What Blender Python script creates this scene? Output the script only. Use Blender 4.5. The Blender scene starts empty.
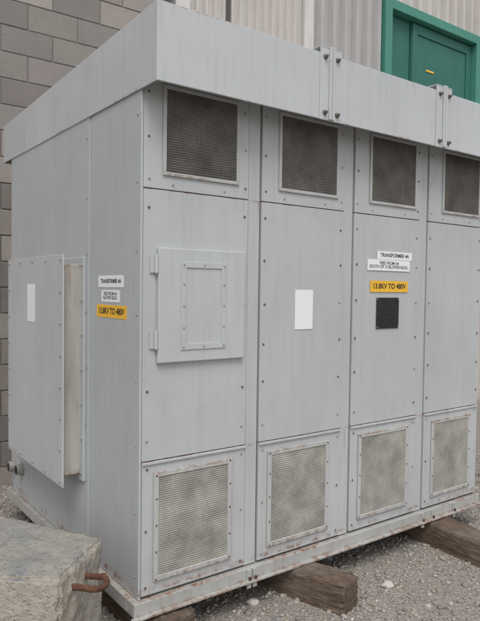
import bpy, bmesh, math, random
import numpy as np
from mathutils import Vector, Matrix
from mathutils import noise as mn
random.seed(4); rng=np.random.default_rng(4)
S=bpy.context.scene
COL=bpy.context.collection
GZ=-.22

# ---------------------------------------------------------------- node helpers
def newmat(name):
    m=bpy.data.materials.new(name); m.use_nodes=True
    nt=m.node_tree; b=nt.nodes['Principled BSDF']
    return m,nt,b
def N(nt,t,**kw):
    n=nt.nodes.new(t)
    for k,v in kw.items():
        if k in n.inputs: n.inputs[k].default_value=v
        else: setattr(n,k,v)
    return n
def L(nt,a,b): nt.links.new(a,b)
def val(nt,x,sock):
    if isinstance(x,(int,float)): sock.default_value=x
    else: nt.links.new(x,sock)
def M(nt,op,a,b=None,clamp=False):
    n=nt.nodes.new('ShaderNodeMath'); n.operation=op; n.use_clamp=clamp
    val(nt,a,n.inputs[0])
    if b is not None: val(nt,b,n.inputs[1])
    return n.outputs[0]
def coords(nt,scale=(1,1,1),loc=(0,0,0)):
    tc=nt.nodes.new('ShaderNodeTexCoord'); mp=nt.nodes.new('ShaderNodeMapping')
    mp.inputs['Scale'].default_value=scale; mp.inputs['Location'].default_value=loc
    L(nt,tc.outputs['Object'],mp.inputs['Vector']); return mp.outputs[0]
def noise(nt,scale,sc=(1,1,1),detail=4,rough=.6,loc=(0,0,0)):
    n=N(nt,'ShaderNodeTexNoise',Scale=scale,Detail=detail,Roughness=rough)
    L(nt,coords(nt,sc,loc),n.inputs['Vector']); return n.outputs['Fac']
def ramp(nt,v,a,b,lo=0,hi=1):
    n=N(nt,'ShaderNodeMapRange'); n.clamp=True
    val(nt,v,n.inputs['Value']); n.inputs['From Min'].default_value=a; n.inputs['From Max'].default_value=b
    n.inputs['To Min'].default_value=lo; n.inputs['To Max'].default_value=hi; return n.outputs[0]
def mix(nt,f,a,b,mode='MIX'):
    n=nt.nodes.new('ShaderNodeMix'); n.data_type='RGBA'; n.blend_type=mode
    val(nt,f,n.inputs[0])
    for x,s in ((a,n.inputs[6]),(b,n.inputs[7])):
        if isinstance(x,tuple): s.default_value=(*x,1)
        else: L(nt,x,s)
    return n.outputs[2]
def bump(nt,b,h,strength=.3,dist=.005):
    n=N(nt,'ShaderNodeBump',Strength=strength,Distance=dist); L(nt,h,n.inputs['Height']); L(nt,n.outputs[0],b.inputs['Normal'])

def paint(name,col,rust=.25,levels=(),dirt=.35,rough=.42,wav=4.0):
    m,nt,b=newmat(name)
    big=noise(nt,1.3,detail=3)
    c=mix(nt,ramp(nt,big,.3,.7),tuple(x*.92 for x in col),tuple(min(1,x*1.05) for x in col))
    st=noise(nt,3.0,(9,9,.7),detail=5,rough=.65)
    c=mix(nt,ramp(nt,st,.52,.8,0,dirt),c,(col[0]*.64,col[1]*.60,col[2]*.53))
    c=mix(nt,ramp(nt,st,.48,.28,0,dirt*.5),c,tuple(min(1,x*1.18) for x in col))
    cl=noise(nt,4.6,detail=7,rough=.72,loc=(7,3,3))
    c=mix(nt,ramp(nt,cl,.54,.72,0,dirt*.6),c,(col[0]*.74,col[1]*.70,col[2]*.63))
    tc=nt.nodes.new('ShaderNodeTexCoord'); sp=nt.nodes.new('ShaderNodeSeparateXYZ'); L(nt,tc.outputs['Object'],sp.inputs[0])
    fine=noise(nt,26,(1,1,1),detail=5,rough=.7,loc=(1,5,2))
    patch=noise(nt,3.4,detail=2,loc=(5,8,1))
    rf=M(nt,'MULTIPLY',ramp(nt,fine,.70-.05*rust,.78,0,min(1,rust*1.6)),ramp(nt,patch,.42,.6))
    drip=noise(nt,10,(3.2,3.2,.22),detail=4,rough=.65,loc=(2,9,4)) if any(l[2]>0 for l in levels) else None
    for z,w,d,amt in levels:
        pm=ramp(nt,patch,.62-.35*amt,.72-.30*amt)
        a=ramp(nt,M(nt,'ABSOLUTE',M(nt,'SUBTRACT',sp.outputs[2],z)),0,w,1,0)
        a=M(nt,'MULTIPLY',M(nt,'MULTIPLY',a,ramp(nt,fine,.44,.60)),pm)
        rf=M(nt,'MAXIMUM',rf,a)
        if d>0:
            bl=M(nt,'SUBTRACT',z,sp.outputs[2])
            g=M(nt,'MULTIPLY',ramp(nt,bl,0,d,.6,0),M(nt,'GREATER_THAN',bl,0.0))
            rf=M(nt,'MAXIMUM',rf,M(nt,'MULTIPLY',M(nt,'MULTIPLY',g,ramp(nt,drip,.58,.74)),pm))
    rc=mix(nt,ramp(nt,fine,.45,.75),(.33,.14,.055),(.10,.035,.014))
    c=mix(nt,M(nt,'MULTIPLY',rf,.85),c,rc)
    L(nt,c,b.inputs['Base Color'])
    L(nt,ramp(nt,rf,0,1,rough,.85),b.inputs['Roughness'])
    bump(nt,b,M(nt,'MULTIPLY',noise(nt,2.4,detail=1),wav),.28,.006)
    return m
def flat(name,col,rough=.6,metal=0,var=.15,sc=40):
    m,nt,b=newmat(name)
    c=mix(nt,ramp(nt,noise(nt,sc,detail=3),.3,.7),tuple(x*(1-var) for x in col),tuple(min(1,x*(1+var)) for x in col))
    L(nt,c,b.inputs['Base Color']); b.inputs['Roughness'].default_value=rough; b.inputs['Metallic'].default_value=metal
    return m

m_front=paint('grey_paint_front',(.500,.515,.522),.35,((.600,.012,.16,.7),(.03,.02,0,.9),(1.79,.004,.12,.4)),.32)
m_side=paint('grey_paint_side',(.475,.50,.515),.2,((.03,.03,0,.6),),.32)
m_roof=paint('grey_paint_roof',(.535,.555,.565),.3,((2.206,.010,0,.3),(2.522,.004,.06,.4)),.30)
m_rail=paint('grey_paint_rail',(.43,.435,.42),.9,((-.062,.02,0,1),(-.002,.006,.05,.6)),.6)
m_frame=paint('vent_frame_paint',(.49,.50,.49),.7,((.068,.03,0,1),(.552,.014,.12,.8),(1.86,.008,0,.4)),.5)
m_plate=paint('grey_paint_plate',(.515,.535,.545),.3,((.38,.02,0,.4),(1.52,.006,.2,.3)),.3)
m_cream=paint('weathered_box_paint',(.44,.43,.385),.8,((.40,.05,0,.9),(1.48,.03,.5,.9)),.9)
m_recess=flat('shadow_gap_grey',(.16,.16,.15))
m_dark=flat('dark_interior',(.03,.027,.024),.9)
m_back_lo=flat('vent_filter_grey',(.24,.23,.21),.9,0,.3,7)
m_slat_up=flat('louver_bronze',(.19,.175,.155),.6,.2,.3,7)
m_slat_lo=flat('louver_grey',(.47,.455,.41),.6,.1,.28,7)
m_bolt=flat('bolt_steel',(.17,.155,.135),.55,.5)
m_bolt_p=flat('bolt_painted',(.33,.33,.31),.55,.1)
m_rust=flat('rusty_steel',(.13,.06,.037),.9,.2,.5,60)
m_white=flat('white_label',(.86,.86,.86),.5,0,.02)
m_orange=flat('orange_label',(.88,.50,.04),.5,0,.04)
m_ink=flat('label_ink',(.02,.02,.02),.6)
m_black=flat('black_plate',(.018,.017,.018),.35,0,.6,55)

# ---------------------------------------------------------------- mesh helpers
def empty(name):
    o=bpy.data.objects.new(name,None); COL.objects.link(o); return o
def box(bm,x0,x1,y0,y1,z0,z1):
    v=[bm.verts.new(p) for p in ((x0,y0,z0),(x1,y0,z0),(x1,y1,z0),(x0,y1,z0),(x0,y0,z1),(x1,y0,z1),(x1,y1,z1),(x0,y1,z1))]
    for f in ((3,2,1,0),(4,5,6,7),(0,1,5,4),(1,2,6,5),(2,3,7,6),(3,0,4,7)): bm.faces.new([v[i] for i in f])
def cyl(bm,c,axis,r,h,seg=10,dome=0):
    c=Vector(c); a=Vector(axis).normalized(); t=a.orthogonal().normalized(); s=a.cross(t)
    rings=[(r,0),(r,h*.6 if dome else h)]+([(r*.6,h)] if dome else [])
    V=[[bm.verts.new(c+a*hh+(t*math.cos(2*math.pi*k/seg)+s*math.sin(2*math.pi*k/seg))*rr) for k in range(seg)] for rr,hh in rings]
    for q in range(len(V)-1):
        for k in range(seg): bm.faces.new([V[q][k],V[q][(k+1)%seg],V[q+1][(k+1)%seg],V[q+1][k]])
    bm.faces.new(V[-1]); bm.faces.new(V[0][::-1])
def tube(bm,pts,r,seg=10):
    pts=[Vector(p) for p in pts]; prev=None; R=[]
    for i,p in enumerate(pts):
        d=(pts[min(i+1,len(pts)-1)]-pts[max(i-1,0)]).normalized()
        t=d.orthogonal().normalized() if prev is None else (prev-d*prev.dot(d)).normalized()
        prev=t; s=d.cross(t)
        R.append([bm.verts.new(p+(t*math.cos(2*math.pi*k/seg)+s*math.sin(2*math.pi*k/seg))*r) for k in range(seg)])
    for i in range(len(R)-1):
        for k in range(seg): bm.faces.new([R[i][k],R[i][(k+1)%seg],R[i+1][(k+1)%seg],R[i+1][k]])
    bm.faces.new(R[0][::-1]); bm.faces.new(R[-1])
def done(bm,name,mat,parent=None,bev=0,smooth=False,seg=1):
    bmesh.ops.recalc_face_normals(bm,faces=bm.faces)
    me=bpy.data.meshes.new(name); bm.to_mesh(me); bm.free()
    for mm in (mat if isinstance(mat,(list,tuple)) else [mat]): me.materials.append(mm)
    o=bpy.data.objects.new(name,me); COL.objects.link(o)
    if parent: o.parent=parent
    if bev:
        b=o.modifiers.new('bevel','BEVEL'); b.width=bev; b.segments=seg; b.limit_method='ANGLE'
    if smooth: me.shade_smooth()
    return o
def boxes(name,mat,lst,parent=None,bev=0,seg=1):
    bm=bmesh.new()
    for a in lst: box(bm,*a)
    return done(bm,name,mat,parent,bev,seg=seg)

# ================================================================ TRANSFORMER CABINET
cab=empty('transformer_cabinet')
m_,w_=.6505,.573; W=3*m_+w_; D=1.86; HT=2.30
za,zb=1.793,.606
boxes('enclosure_body',m_recess,[(.006,W-.006,.016,D-.005,.0,HT)],cab)
boxes('side_panels',m_side,[(.0,.012,.0,.545,.0,HT-.002),(-.003,.010,.549,D,.0,HT-.002),(W-.012,W,.016,D,.0,HT-.002)],cab,.003,2)
boxes('rear_panel',m_side,[(.012,W-.012,D-.004,D+.006,.0,HT-.002)],cab,.002)
doors=[];posts=[];g=.0022
for i in range(4):
    x0=i*m_+ (.006 if i else .014); x1=i*m_+w_
    for a,b in ((za+g,2.29),(zb+g,za-g),(.012,zb-g)):
        doors.append((x0+random.uniform(-.001,.001),x1+random.uniform(-.001,.001),random.uniform(-.0015,.0015),.016,a,b))
    if i<3: posts.append((x1+.005,(i+1)*m_-.004,.006,.02,.005,2.295))
boxes('front_panels',m_front,doors,cab,.0018,2)
boxes('front_posts',m_front,posts,cab,.002,2)
lips=[]
for i in range(4):
    x0=i*m_+ (.006 if i else .014); x1=i*m_+w_
    lips+= [(x0,x1,-.008,-.0018,zb-.014,zb-g-.001)]
boxes('lower_panel_lips',m_frame,lips,cab,.0015)
bm=bmesh.new(); bm2=bmesh.new()
def jig(a=.006): return random.uniform(-a,a)
for i in range(4):
    x0=i*m_+(.006 if i else .014)+.022; x1=i*m_+w_-.022
    for z in (1.70,1.50,1.30,1.10,.90,.70):
        for x in (x0,x1):
            z2=z+jig(.014)
            if i==0 and x==x0 and 1.02<z2<1.56: continue
            cyl(bm if random.random()<.7 else bm2,(x+jig(.003),-.001,z2),(0,-1,0),.0062,.004,8,1)
    for z in (2.20,2.02,1.84,.57,.30,.045):
        for x in (x0,x1): cyl(bm if random.random()<.55 else bm2,(x+jig(.003),-.001,z+jig()),(0,-1,0),.0056,.004,8,1)
    for x in np.linspace(x0+.12,x1-.12,3)[::2]:
        cyl(bm2,(x,-.001,1.818),(0,-1,0),.0052,.004,8,1)
for z in np.linspace(.1,2.1,8):
    cyl(bm2,(-.003,.575,z+jig()),(-1,0,0),.006,.004,8,1); cyl(bm2,(.0,.03,z+jig()),(-1,0,0),.0055,.004,8,1)
done(bm,'panel_screws',m_bolt,cab); done(bm2,'painted_screws',m_bolt_p,cab)
# --- vents
def vent(tag,x0,x1,z0,z1,fm,slat,back,fw,depth,pw,ph_):
    boxes('vent_frame_'+tag,fm,[(x0,x1,-depth,-.0018,z1-fw,z1),(x0,x1,-depth,-.0018,z0,z0+fw),(x0,x0+fw,-depth,-.0018,z0+fw,z1-fw),(x1-fw,x1,-depth,-.0018,z0+fw,z1-fw)],cab,.0015)
    boxes('vent_backing_'+tag,back,[(x0+fw-.001,x1-fw+.001,-.0028,-.0017,z0+fw-.001,z1-fw+.001)],cab)
    bm=bmesh.new()
    n=int((x1-x0-2*fw)/pw); p=(x1-x0-2*fw)/n
    for k in range(n):
        xx=x0+fw+(k+.5)*p; dx=jig(p*.06); box(bm,xx-p*.27+dx,xx+p*.27+dx,-.0068,-.0032,z0+fw,z1-fw)
    nz=int((z1-z0-2*fw)/ph_); pz=(z1-z0-2*fw)/nz
    for k in range(1,nz):
        zz=z0+fw+k*pz+jig(pz*.05); box(bm,x0+fw,x1-fw,-.0086,-.0070,zz-pz*.15,zz+pz*.15)
    done(bm,'vent_grille_'+tag,slat,cab)
ups=[(.103,.512),(.758,1.174),(1.420,1.832),(2.086,2.49)]
los=[(.070,.488),(.711,1.132),(1.366,1.797),(2.028,2.437)]
for k,(a,b) in enumerate(ups): vent('upper_%d'%(k+1),a,b,1.855,2.245,m_frame,m_slat_up,m_dark,.016,.010,.0072,.0105)
for k,(a,b) in enumerate(los): vent('lower_%d'%(k+1),a,b,.070,.556,m_frame,m_slat_lo,m_back_lo,.022,.012,.0066,.0100)
bm=bmesh.new()
for a,b in los:
    for x in (a+.011,b-.011):
        for z in (.082,.2,.32,.44,.545): cyl(bm,(x,-.012,z+jig()),(0,-1,0),.0042,.003,8,1)
done(bm,'vent_frame_screws',m_rust,cab)
# --- access hatch
hx0,hx1,hz0,hz1=.078,.543,1.036,1.540
boxes('access_hatch',m_plate,[(hx0,hx1,-.022,-.0018,hz0,hz1)],cab,.004,2)
fx0,fx1,fz0,fz1=.19,.432,1.09,1.482; t=.026
boxes('hatch_window_frame',m_plate,[(fx0,fx1,-.027,-.0222,fz1-t,fz1),(fx0,fx1,-.027,-.0222,fz0,fz0+t),(fx0,fx0+t,-.027,-.0222,fz0+t+.0005,fz1-t-.0005),(fx1-t,fx1,-.027,-.0222,fz0+t+.0005,fz1-t-.0005)],cab,.001)
bm=bmesh.new()
for x in np.linspace(fx0+.013,fx1-.013,3):
    for z in (fz0+.013,fz1-.013): cyl(bm,(x,-.027,z),(0,-1,0),.005,.003,8,1)
for z in np.linspace(fz0+.1,fz1-.1,3):
    for x in (fx0+.013,fx1-.013): cyl(bm,(x,-.027,z),(0,-1,0),.005,.003,8,1)
done(bm,'hatch_screws',m_bolt_p,cab)
bm=bmesh.new()
for z in (1.43,1.10):
    cyl(bm,(hx0-.008,-.016,z),(0,0,1),.008,.075,10)
    box(bm,hx0-.034,hx0-.012,-.008,-.0018,z-.0,z+.075)
    cyl(bm,(hx0-.008,-.016,z-.006),(0,0,1),.0045,.087,8)
done(bm,'hatch_hinges',m_plate,cab)
# --- labels
def text(s,size,loc,rot,parent,name,bold=.0,sx=1.0):
    c=bpy.data.curves.new(name,'FONT'); c.body=s; c.size=size; c.align_x='CENTER'; c.align_y='CENTER'; c.offset=bold; c.space_line=.85
    c.materials.append(m_ink); o=bpy.data.objects.new(name,c); COL.objects.link(o); o.location=loc; o.rotation_euler=rot; o.scale=(sx,1,1); o.parent=parent; return o
FR=(math.pi/2,0,0); LR=(math.pi/2,0,-math.pi/2)
e=.0036
boxes('white_label_front',m_white,[(1.495,1.802,-e,-.0018,1.545,1.592),(1.415,1.785,-e,-.0018,1.480,1.5435),(.879,1.002,-e,-.0018,1.160,1.364)],cab)
boxes('orange_label_front',m_orange,[(1.442,1.770,-e,-.0018,1.357,1.422)],cab)
text('TRANSFORMER 4A',.030,(1.648,-e-.0004,1.569),FR,cab,'label_text_a',.0008)
text('FEED FROM A4\nSOUTH OF 15 BLOWER BLDG.',.025,(1.60,-e-.0004,1.513),FR,cab,'label_text_b',.0005)
text('13.8KV TO 480V',.041,(1.606,-e-.0004,1.390),FR,cab,'label_text_c',.0012,1.0)
boxes('black_nameplate',m_black,[(1.497,1.692,-.0045,-.0018,1.146,1.325)],cab,.001)
bm=bmesh.new()
for x in (1.505,1.684):
    for z in (1.154,1.317): cyl(bm,(x,-.0045,z),(0,-1,0),.004,.003,8,1)
done(bm,'nameplate_rivets',m_bolt_p,cab)
boxes('white_label_side',m_white,[(-.0012,-.0001,.160,.435,1.365,1.420),(-.0012,-.0001,.20,.40,1.296,1.352)],cab)
boxes('orange_label_side',m_orange,[(-.0012,-.0001,.128,.455,1.222,1.282)],cab)
text('TRANSFORMER 4A',.027,(-.0016,.297,1.393),LR,cab,'label_text_d',.0008)
text('FEED FROM A4\nBLOWER BLDG.',.022,(-.0016,.30,1.325),LR,cab,'label_text_e',.0004)
text('13.8KV TO 480V',.040,(-.0016,.292,1.252),LR,cab,'label_text_f',.0012)
# --- side junction box
by0,by1,bz0,bz1=.575,1.50,.365,1.525
boxes('side_box_body',m_cream,[(-.110,-.010,by0+.045,by1-.045,bz0+.045,bz1-.045)],cab,.002)
boxes('side_box_flange',m_side,[(-.016,-.0035,by0+.01,by1-.01,bz0+.01,bz1-.01),(-.118,-.1105,by0+.02,by1-.02,bz0+.02,bz1-.02)],cab,.002)
boxes('side_box_cover',m_plate,[(-.126,-.1185,by0,by1,bz0,bz1)],cab,.002,2)
bm=bmesh.new()
for y in np.linspace(by0+.03,by1-.03,5):
    for z in (bz0+.025,bz1-.025): cyl(bm,(-.126,y,z),(-1,0,0),.008,.006,8,1)
for z in np.linspace(bz0+.025,bz1-.025,8)[1:-1]:
    for y in (by0+.03,by1-.03): cyl(bm,(-.126,y,z),(-1,0,0),.008,.006,8,1)
for z in np.linspace(bz0+.05,bz1-.05,7): cyl(bm,(-.016,by0+.027,z),(-1,0,0),.007,.006,8,1)
done(bm,'side_box_bolts',m_bolt_p,cab)
boxes('side_box_label',m_white,[(-.1275,-.1262,.998,1.125,1.170,1.378)],cab)
bm=bmesh.new(); bmd=bmesh.new()
for y,z in ((1.79,.165),(1.62,.185)):
    cyl(bm,(-.003,y,z),(-1,0,0),.042,.012,16); cyl(bm,(-.014,y,z),(-1,0,0),.034,.03,16); cyl(bmd,(-.0405,y,z),(-1,0,0),.028,.005,16)
done(bm,'conduit_stubs',m_bolt_p,cab,.002); done(bmd,'conduit_openings',m_dark,cab)
# --- roof: pitched sheet with deep folded fascia
ry0,ry1=-.150,2.03; rx0,rx1=-.008,W+.06
zf,zr=2.525,2.455; tk=.012
bm=bmesh.new()
def zt_(y): return zf+(zr-zf)*(y-ry0)/(ry1-ry0)
ov=[bm.verts.new(p) for p in ((rx0,ry0,2.203),(rx1,ry0,2.203),(rx1,ry1,2.206),(rx0,ry1,2.206))]
ot=[bm.verts.new((x,y,zt_(y))) for x,y in ((rx0,ry0),(rx1,ry0),(rx1,ry1),(rx0,ry1))]
iv=[bm.verts.new(p) for p in ((rx0+tk*.45,ry0+tk,2.203),(rx1-tk,ry0+tk,2.203),(rx1-tk,ry1-tk,2.206),(rx0+tk*.45,ry1-tk,2.206))]
it=[bm.verts.new((v.co.x,v.co.y,2.33)) for v in iv]
bm.faces.new(ot); bm.faces.new(it[::-1])
for k in range(4):
    j=(k+1)%4
    bm.faces.new([ov[k],ov[j],ot[j],ot[k]]); bm.faces.new([iv[j],iv[k],it[k],it[j]]); bm.faces.new([ov[j],ov[k],iv[k],iv[j]])
done(bm,'roof',m_roof,cab,.004,seg=2)
sp=[];bm=bmesh.new()
for xa,xb in ((.885,1.03),(1.80,1.945)):
    c=(xa+xb)/2
    sp+=[(xa,xb,ry0-.006,ry0-.0005,2.200,2.549),(c-.017,c-.002,ry0-.018,ry0-.0065,2.203,2.556),(c+.002,c+.017,ry0-.018,ry0-.0065,2.203,2.556)]
    sp+=[(xa,xb,ry0-.006,ry0+.10,2.5502,2.556)]
    for z in (2.235,2.505):
        for dx in (-.042,.042): cyl(bm,(c+dx,ry0-.006,z),(0,-1,0),.013,.012,6,1); cyl(bm,(c+dx,ry0-.006,z),(0,-1,0),.006,.020,8)
done(bm,'splice_bolts',m_bolt,cab)
boxes('roof_splice_brackets',m_roof,sp,cab,.0015)
# --- base rails
boxes('base_rail',m_rail,[(-.03,W+.02,-.022,.05,-.062,-.002),(-.03,W+.02,D-.05,D+.02,-.062,-.002),(-.03,.03,.0505,D-.0505,-.062,-.002),(W-.04,W+.02,.0505,D-.0505,-.062,-.002),(-.045,W+.03,-.045,-.0225,-.068,-.056)],cab,.002)
tabs=[];bm=bmesh.new()
for x in (.585,.62,1.93,2.03,2.25):
    tabs.append((x-.012,x+.012,-.034,-.0225,-.095,-.004)); cyl(bm,(x,-.034,-.045),(0,-1,0),.009,.008,6)
done(bm,'base_bolts',m_rust,cab)
boxes('base_tabs',m_rail,tabs,cab,.001)

# ================================================================ TIMBERS
def wood(name,c1,c2):
    m,nt,b=newmat(name)
    g1=noise(nt,9,(5,.55,5),detail=6,rough=.7); g2=noise(nt,60,(4,.3,4),detail=4)
    c=mix(nt,ramp(nt,g1,.3,.7),c1,c2)
    c=mix(nt,ramp(nt,g2,.45,.62,0,.75),c,(.035,.024,.016))
    c=mix(nt,ramp(nt,noise(nt,5,detail=5),.5,.7,0,.5),c,(.27,.24,.21))
    L(nt,c,b.inputs['Base Color']); b.inputs['Roughness'].default_value=.9
    bump(nt,b,M(nt,'ADD',g1,g2),.9,.01); return m
m_wood=wood('weathered_timber',(.10,.065,.048),(.26,.19,.14))
def timber(cx,cy,ang,w,h,l,mat):
    bm=bmesh.new(); box(bm,-w/2,w/2,0,l,0,h)
    bmesh.ops.subdivide_edges(bm,edges=bm.edges[:],cuts=9,use_grid_fill=True)
    for v in bm.verts:
        s=math.sin(v.co.y*31+v.co.z*17)*.0025+math.sin(v.co.x*71+v.co.y*13)*.002
        edge=(abs(abs(v.co.x)-w/2)<1e-4) and (v.co.z>h-.001 or v.co.y<.001) or (v.co.z>h-.001 and v.co.y<.001)
        d=Vector((s+jig(.0018),jig(.003),jig(.0015)))
        if edge:
            q=random.random()*.012
            d+=Vector((-math.copysign(q,v.co.x) if abs(v.co.x)>w/2-.001 else 0,q if v.co.y<.001 else 0,-q if v.co.z>h-.001 else 0))
        v.co+=d
    o=done(bm,'timber_block',mat,None,.005,seg=2)
    o.location=(cx,cy,GZ-.005); o.rotation_euler=(0,0,ang); return o
timber(1.015,-.30,math.radians(16),.165,.155,1.3,m_wood)
timber(2.06,-.62,math.radians(-2),.19,.150,1.5,m_wood)
timber(.15,-.085,math.radians(2),.20,.150,1.3,m_wood)

# ================================================================ CONCRETE BLOCK
def concrete():
    m,nt,b=newmat('rough_concrete')
    n1=noise(nt,5,detail=6,rough=.65); n2=noise(nt,45,detail=6,rough=.7)
    c=mix(nt,ramp(nt,n1,.3,.7),(.37,.335,.275),(.58,.54,.46))
    c=mix(nt,ramp(nt,n2,.50,.70,0,.65),c,(.22,.19,.155))
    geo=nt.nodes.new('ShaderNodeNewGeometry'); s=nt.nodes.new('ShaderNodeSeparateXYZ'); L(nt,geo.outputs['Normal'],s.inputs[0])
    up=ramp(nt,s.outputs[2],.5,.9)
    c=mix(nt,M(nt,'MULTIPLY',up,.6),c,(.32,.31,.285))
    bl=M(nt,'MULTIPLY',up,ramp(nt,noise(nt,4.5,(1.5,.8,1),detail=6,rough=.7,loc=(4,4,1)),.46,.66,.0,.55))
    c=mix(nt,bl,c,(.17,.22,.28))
    st=ramp(nt,noise(nt,12,detail=5,rough=.75,loc=(3,2,8)),.56,.66,0,.5)
    c=mix(nt,M(nt,'MULTIPLY',up,st),c,(.13,.12,.11))
    L(nt,c,b.inputs['Base Color']); b.inputs['Roughness'].default_value=.95
    vo=N(nt,'ShaderNodeTexVoronoi',Scale=60.0); L(nt,coords(nt),vo.inputs['Vector'])
    pits=ramp(nt,vo.outputs['Distance'],.0,.35)
    bump(nt,b,M(nt,'ADD',M(nt,'MULTIPLY',n2,1.2),M(nt,'MULTIPLY',pits,.5)),.9,.014); return m
m_conc=concrete()
cbk=empty('concrete_block')
bm=bmesh.new()
P=[(-.43,-.225),(-.150,.045),(-.47,.68),(-1.05,.34)]
zt=.30; bot=[bm.verts.new((x,y,GZ-.01)) for x,y in P]; top=[bm.verts.new((x,y,zt)) for x,y in P]
bm.faces.new(bot[::-1]); bm.faces.new(top)
for k in range(4): bm.faces.new([bot[k],bot[(k+1)%4],top[(k+1)%4],top[k]])
bmesh.ops.bevel(bm,geom=bm.edges[:],offset=.014,segments=3,affect='EDGES')
bmesh.ops.triangulate(bm,faces=bm.faces)
for _ in range(6):
    es=[e_ for e_ in bm.edges if e_.calc_length()>.022]
    if es: bmesh.ops.subdivide_edges(bm,edges=es,cuts=1)
    bmesh.ops.triangulate(bm,faces=bm.faces)
for v in bm.verts:
    n=mn.noise(v.co*9)*.010+mn.noise(v.co*28)*.007+mn.noise(v.co*70)*.004
    v.co+=Vector((n,-n,n*.8))
done(bm,'block_body',m_conc,cbk,smooth=True)
fa=Vector((-.43,-.225)); fb=Vector((-.150,.045)); e1=(fb-fa).normalized(); nn=Vector((e1.y,-e1.x))
bm=bmesh.new(); a=fa+e1*.10; b_=fa+e1*.22; z0=.215; pts=[]
for tt in np.linspace(0,1,5): pts.append((*(a-nn*.03+nn*tt*.09),z0+.012))
for th in np.linspace(0,math.pi,9)[1:-1]:
    c=(a+b_)/2+nn*.06; pts.append((*(c-e1*math.cos(th)*.06+nn*math.sin(th)*.05),z0+.012-.012*math.sin(th)))
for tt in np.linspace(1,0,5): pts.append((*(b_-nn*.03+nn*tt*.09),z0))
tube(bm,pts,.0125); done(bm,'lifting_loop',m_rust,cbk,smooth=True)

# ================================================================ BLOCK WALL
YW=2.62
def blockmat():
    m,nt,b=newmat('cinder_block')
    at=nt.nodes.new('ShaderNodeVertexColor'); at.layer_name='tint'
    n2=noise(nt,70,detail=4,rough=.75); n1=noise(nt,2,detail=4)
    c=mix(nt,ramp(nt,n1,.3,.7),(.34,.318,.305),(.43,.405,.385))
    c=mix(nt,1.0,c,at.outputs[0],'MULTIPLY')
    c=mix(nt,ramp(nt,n2,.5,.7,0,.4),c,(.20,.18,.165))
    L(nt,c,b.inputs['Base Color']); b.inputs['Roughness'].default_value=.95; bump(nt,b,n2,.6,.006); return m
m_blk=blockmat(); m_mort=flat('mortar',(.20,.185,.17),.95,0,.2,30)
wall=empty('cinder_block_wall')
bm=bmesh.new(); cl=bm.loops.layers.color.new('tint')
xe=1.56
for r_ in range(26):
    z0=GZ-.05+r_*.2035; off=.2 if r_%2 else 0
    for k in range(22):
        x1=xe-k*.407+off; x0=x1-.397
        x1=min(x1,xe)
        if x0>=xe-.05: continue
        nf=len(bm.faces); dy=random.uniform(-.0015,.0015)
        box(bm,x0,x1,YW+dy,YW+.19,z0,z0+.194)
        s=random.uniform(.78,1.0); bm.faces.ensure_lookup_table()
        for f in bm.faces[nf:]:
            for l in f.loops: l[cl]=(s,s*.985,s*.97,1)
done(bm,'blocks',m_blk,wall,.003)
boxes('mortar_bed',m_mort,[(xe-9,xe-.002,YW+.006,YW+.18,GZ-.1,GZ+5.22)],wall)
cw=empty('wall_conduit')
bm=bmesh.new(); tube(bm,[(.02,YW-.04,GZ),(.02,YW-.04,1.2),(.02,YW-.04,2.2)],.03,12)
done(bm,'pipe',m_bolt_p,cw,smooth=True)
boxes('pipe_clamps',m_bolt,[(-.04,.08,YW-.075,YW+.002,.5,.53),(-.04,.08,YW-.075,YW+.002,1.6,1.63)],cw)

# ================================================================ CORRUGATED BUILDING
def corr(name,x0,x1,z0,z1,y,pitch,depth,mat,parent,flatw=.5,ribw=.28):
    bm=bmesh.new(); x=x0
    s=pitch*(1-flatw-ribw)/2
    prof=[(0,0),(pitch*flatw,0),(pitch*flatw+s,-depth),(pitch*(flatw+ribw)+s,-depth)]
    pts=[]
    while x<x1:
        for dx,dy in prof:
            if x+dx<=x1: pts.append((x+dx,y+dy))
        x+=pitch
    pts.append((x1,y))
    lo=[bm.verts.new((a,b,z0)) for a,b in pts]; hi=[bm.verts.new((a,b,z1)) for a,b in pts]
    for k in range(len(pts)-1):
        if pts[k+1][0]-pts[k][0]>1e-5: bm.faces.new([lo[k],lo[k+1],hi[k+1],hi[k]])
    return done(bm,name,mat,parent)
bld=empty('corrugated_metal_building')
m_c1=paint('siding_light',(.58,.55,.525),.15,(),.6,.5,1)
m_c2=paint('siding_grey',(.47,.46,.455),.2,(),.6,.5,1)
m_trim=paint('trim_pale',(.66,.65,.62),.2,(),.5,.5,1)
m_tdark=flat('dark_trim',(.09,.08,.07),.7)
corr('siding_a',1.97,3.40,GZ,6.5,2.86,.105,.042,m_c1,bld)
corr('siding_b',3.55,4.70,GZ,7.2,2.86,.19,.075,m_c2,bld)
corr('siding_c',4.70,7.2,4.98,7.2,2.86,.19,.075,m_c1,bld)
corr('siding_d',6.75,12,GZ,4.978,2.86,.19,.075,m_c1,bld)
corr('siding_e',7.2,12,4.98,7.2,2.86,.19,.075,m_c1,bld)
boxes('corner_trims',m_trim,[(1.78,1.94,2.78,2.92,GZ,6.5),(3.41,3.54,2.77,2.92,GZ,7.2)],bld,.004)
boxes('downpipe',m_tdark,[(1.60,1.70,2.72,2.82,GZ,6.5),(2.38,2.43,2.80,2.90,GZ,6.5)],bld,.01)
boxes('building_core',m_tdark,[(1.562,12,2.93,8,GZ,7.1)],bld)
dr=empty('green_door')
m_g1=paint('green_door_paint',(.035,.165,.130),.25,(),.6,.5,3)
m_g2=paint('green_frame_paint',(.07,.27,.205),.2,(),.5,.5,1)
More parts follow.
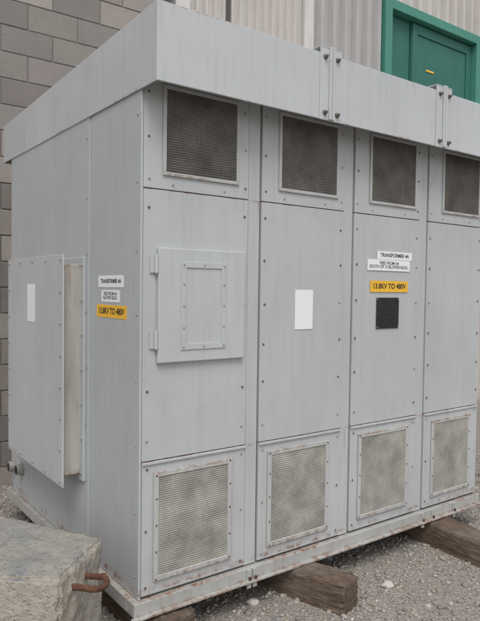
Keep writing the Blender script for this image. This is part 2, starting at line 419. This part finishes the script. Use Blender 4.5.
boxes('door_frame',m_g2,[(4.71,4.83,2.74,2.92,GZ,4.96),(4.83,6.62,2.74,2.92,4.84,4.96),(6.62,6.74,2.74,2.92,GZ,4.96)],dr,.006)
boxes('door_leaves',m_g1,[(4.835,5.30,2.86,2.92,GZ+.02,4.83),(5.315,6.615,2.84,2.92,GZ+.02,4.83)],dr,.004)
boxes('door_rails',m_g1,[(4.84,4.87,2.845,2.859,GZ+.1,4.7),(5.32,5.42,2.822,2.839,GZ+.02,4.82),(6.50,6.61,2.822,2.839,GZ+.02,4.82),(5.421,6.499,2.822,2.839,4.70,4.82)],dr,.003)
boxes('door_notice',m_orange,[(5.62,5.78,2.832,2.8395,4.27,4.295)],dr)

# ================================================================ GROUND + GRAVEL
def groundmat():
    m,nt,b=newmat('gravel_ground')
    vo=N(nt,'ShaderNodeTexVoronoi',Scale=90.0); L(nt,coords(nt),vo.inputs['Vector'])
    hs=nt.nodes.new('ShaderNodeSeparateColor'); L(nt,vo.outputs['Color'],hs.inputs[0])
    c=mix(nt,hs.outputs[0],(.22,.20,.175),(.40,.37,.335))
    c=mix(nt,ramp(nt,noise(nt,1.5,detail=4),.35,.65,0,.5),c,(.27,.24,.205))
    L(nt,c,b.inputs['Base Color']); b.inputs['Roughness'].default_value=.95
    bump(nt,b,M(nt,'SUBTRACT',1.0,vo.outputs['Distance']),.9,.010); return m
bm=bmesh.new(); R_=150
v=[bm.verts.new(p) for p in ((-R_,-R_,GZ),(R_,-R_,GZ),(R_,R_,GZ),(-R_,R_,GZ))]; bm.faces.new(v)
done(bm,'ground',groundmat())
ph=(1+5**.5)/2
ico=np.array([(-1,ph,0),(1,ph,0),(-1,-ph,0),(1,-ph,0),(0,-1,ph),(0,1,ph),(0,-1,-ph),(0,1,-ph),(ph,0,-1),(ph,0,1),(-ph,0,-1),(-ph,0,1)],float); ico/=np.linalg.norm(ico[0])
icf=np.array([(0,11,5),(0,5,1),(0,1,7),(0,7,10),(0,10,11),(1,5,9),(5,11,4),(11,10,2),(10,7,6),(7,1,8),(3,9,4),(3,4,2),(3,2,6),(3,6,8),(3,8,9),(4,9,5),(2,4,11),(6,2,10),(8,6,7),(9,8,1)])
def gravel(n,x0,x1,y0,y1,smin,smax,pw=2.5):
    c=np.stack([rng.uniform(x0,x1,n),rng.uniform(y0,y1,n),np.zeros(n)],1)
    s=smin+(smax-smin)*rng.random(n)**pw
    sc=s[:,None]*rng.uniform(.5,1.25,(n,3)); sc[:,2]*=.65
    v=ico[None]*rng.uniform(.68,1.25,(n,12,1))*sc[:,None,:]
    a=rng.uniform(0,6.28,n); ca,sa=np.cos(a)[:,None],np.sin(a)[:,None]
    x=v[:,:,0]*ca-v[:,:,1]*sa; y=v[:,:,0]*sa+v[:,:,1]*ca
    z=v[:,:,2]+ (GZ+s*.18)[:,None]+.35*x*rng.uniform(-1,1,(n,1))
    return np.stack([x+c[:,0:1],y+c[:,1:2],z],2)
V=np.concatenate([gravel(34000,-.6,4.2,-1.0,2.6,.004,.017,2.5),gravel(5000,-2.5,.2,.2,2.6,.006,.02),gravel(260,-.2,4,-.9,2.0,.016,.030),gravel(6000,-3,7,-3,-1.0,.01,.02)]); n=len(V)
me=bpy.data.meshes.new('gravel'); F=(icf[None]+np.arange(n)[:,None,None]*12).reshape(-1,3)
me.vertices.add(n*12); me.vertices.foreach_set('co',V.reshape(-1))
me.loops.add(len(F)*3); me.loops.foreach_set('vertex_index',F.reshape(-1).astype(np.int32))
me.polygons.add(len(F)); me.polygons.foreach_set('loop_start',np.arange(0,len(F)*3,3,dtype=np.int32)); me.update(calc_edges=True)
base=np.array([(.35,.32,.28),(.45,.42,.38),(.24,.215,.185),(.37,.325,.27),(.31,.305,.30),(.60,.57,.52)])
k=rng.choice(6,n,p=[.28,.22,.18,.16,.13,.03]); colr=base[k]*rng.uniform(.75,1.12,(n,1)); colr=np.concatenate([colr,np.ones((n,1))],1)
ca_=me.color_attributes.new('tint','FLOAT_COLOR','POINT'); ca_.data.foreach_set('color',np.repeat(colr,12,axis=0).reshape(-1))
m,nt,b=newmat('gravel_stone'); at=nt.nodes.new('ShaderNodeVertexColor'); at.layer_name='tint'
c=mix(nt,ramp(nt,noise(nt,120,detail=3),.4,.65,0,.3),at.outputs[0],(.20,.175,.15)); L(nt,c,b.inputs['Base Color']); b.inputs['Roughness'].default_value=.95
me.materials.append(m); go=bpy.data.objects.new('gravel',me); COL.objects.link(go)
m_rock=flat('pale_rock',(.52,.49,.45),.9,0,.2,50)
for x,y,s in ((.66,.03,.026),(1.36,-.24,.028)):
    bm=bmesh.new(); bmesh.ops.create_icosphere(bm,subdivisions=3,radius=s)
    for v in bm.verts:
        v.co*=1+mn.noise(v.co*40+Vector((x*9,0,0)))*.35; v.co.z*=.65; v.co.x*=1.25
    o=done(bm,'rock',m_rock); o.location=(x,y,GZ+s*.35)

# ================================================================ LIGHT
az=math.radians(212); el=math.radians(58)
w=bpy.data.worlds.new('World'); S.world=w; w.use_nodes=True; nt=w.node_tree
bg=nt.nodes['Background']; sky=nt.nodes.new('ShaderNodeTexSky'); sky.sky_type='NISHITA'; sky.sun_disc=False; sky.sun_elevation=el; sky.sun_rotation=az; sky.dust_density=3; sky.air_density=1
hs=nt.nodes.new('ShaderNodeHueSaturation'); hs.inputs['Saturation'].default_value=.3; L(nt,sky.outputs[0],hs.inputs['Color']); L(nt,hs.outputs[0],bg.inputs[0]); bg.inputs[1].default_value=.15
sl=bpy.data.lights.new('sun','SUN'); sl.energy=1.4; sl.angle=math.radians(30); sl.color=(1,.97,.93)
so=bpy.data.objects.new('sun',sl); COL.objects.link(so)
d=Vector((math.sin(az)*math.cos(el),math.cos(az)*math.cos(el),math.sin(el)))
so.rotation_euler=d.to_track_quat('Z','Y').to_euler()

# ================================================================ CAMERA
C=Vector((-1.219,-2.3781,1.3645)); yaw,pi,ro,FP=-.6345,-.0349,.0126,616.5622
f=Vector((math.sin(-yaw)*math.cos(pi),math.cos(-yaw)*math.cos(pi),math.sin(pi)))
r=Vector((math.cos(-yaw),-math.sin(-yaw),0)); u=r.cross(f)
Rr=r*math.cos(ro)+u*math.sin(ro); Uu=-r*math.sin(ro)+u*math.cos(ro)
cd=bpy.data.cameras.new('camera'); cd.sensor_fit='HORIZONTAL'; cd.sensor_width=36; cd.lens=36*FP/480; cd.clip_end=500; cd.clip_start=.05
co=bpy.data.objects.new('camera',cd); COL.objects.link(co)
mt=Matrix((Rr,Uu,-f)).transposed().to_4x4(); mt.translation=C; co.matrix_world=mt
S.camera=co
S.view_settings.view_transform='Standard'; S.view_settings.look='None'; S.view_settings.exposure=0
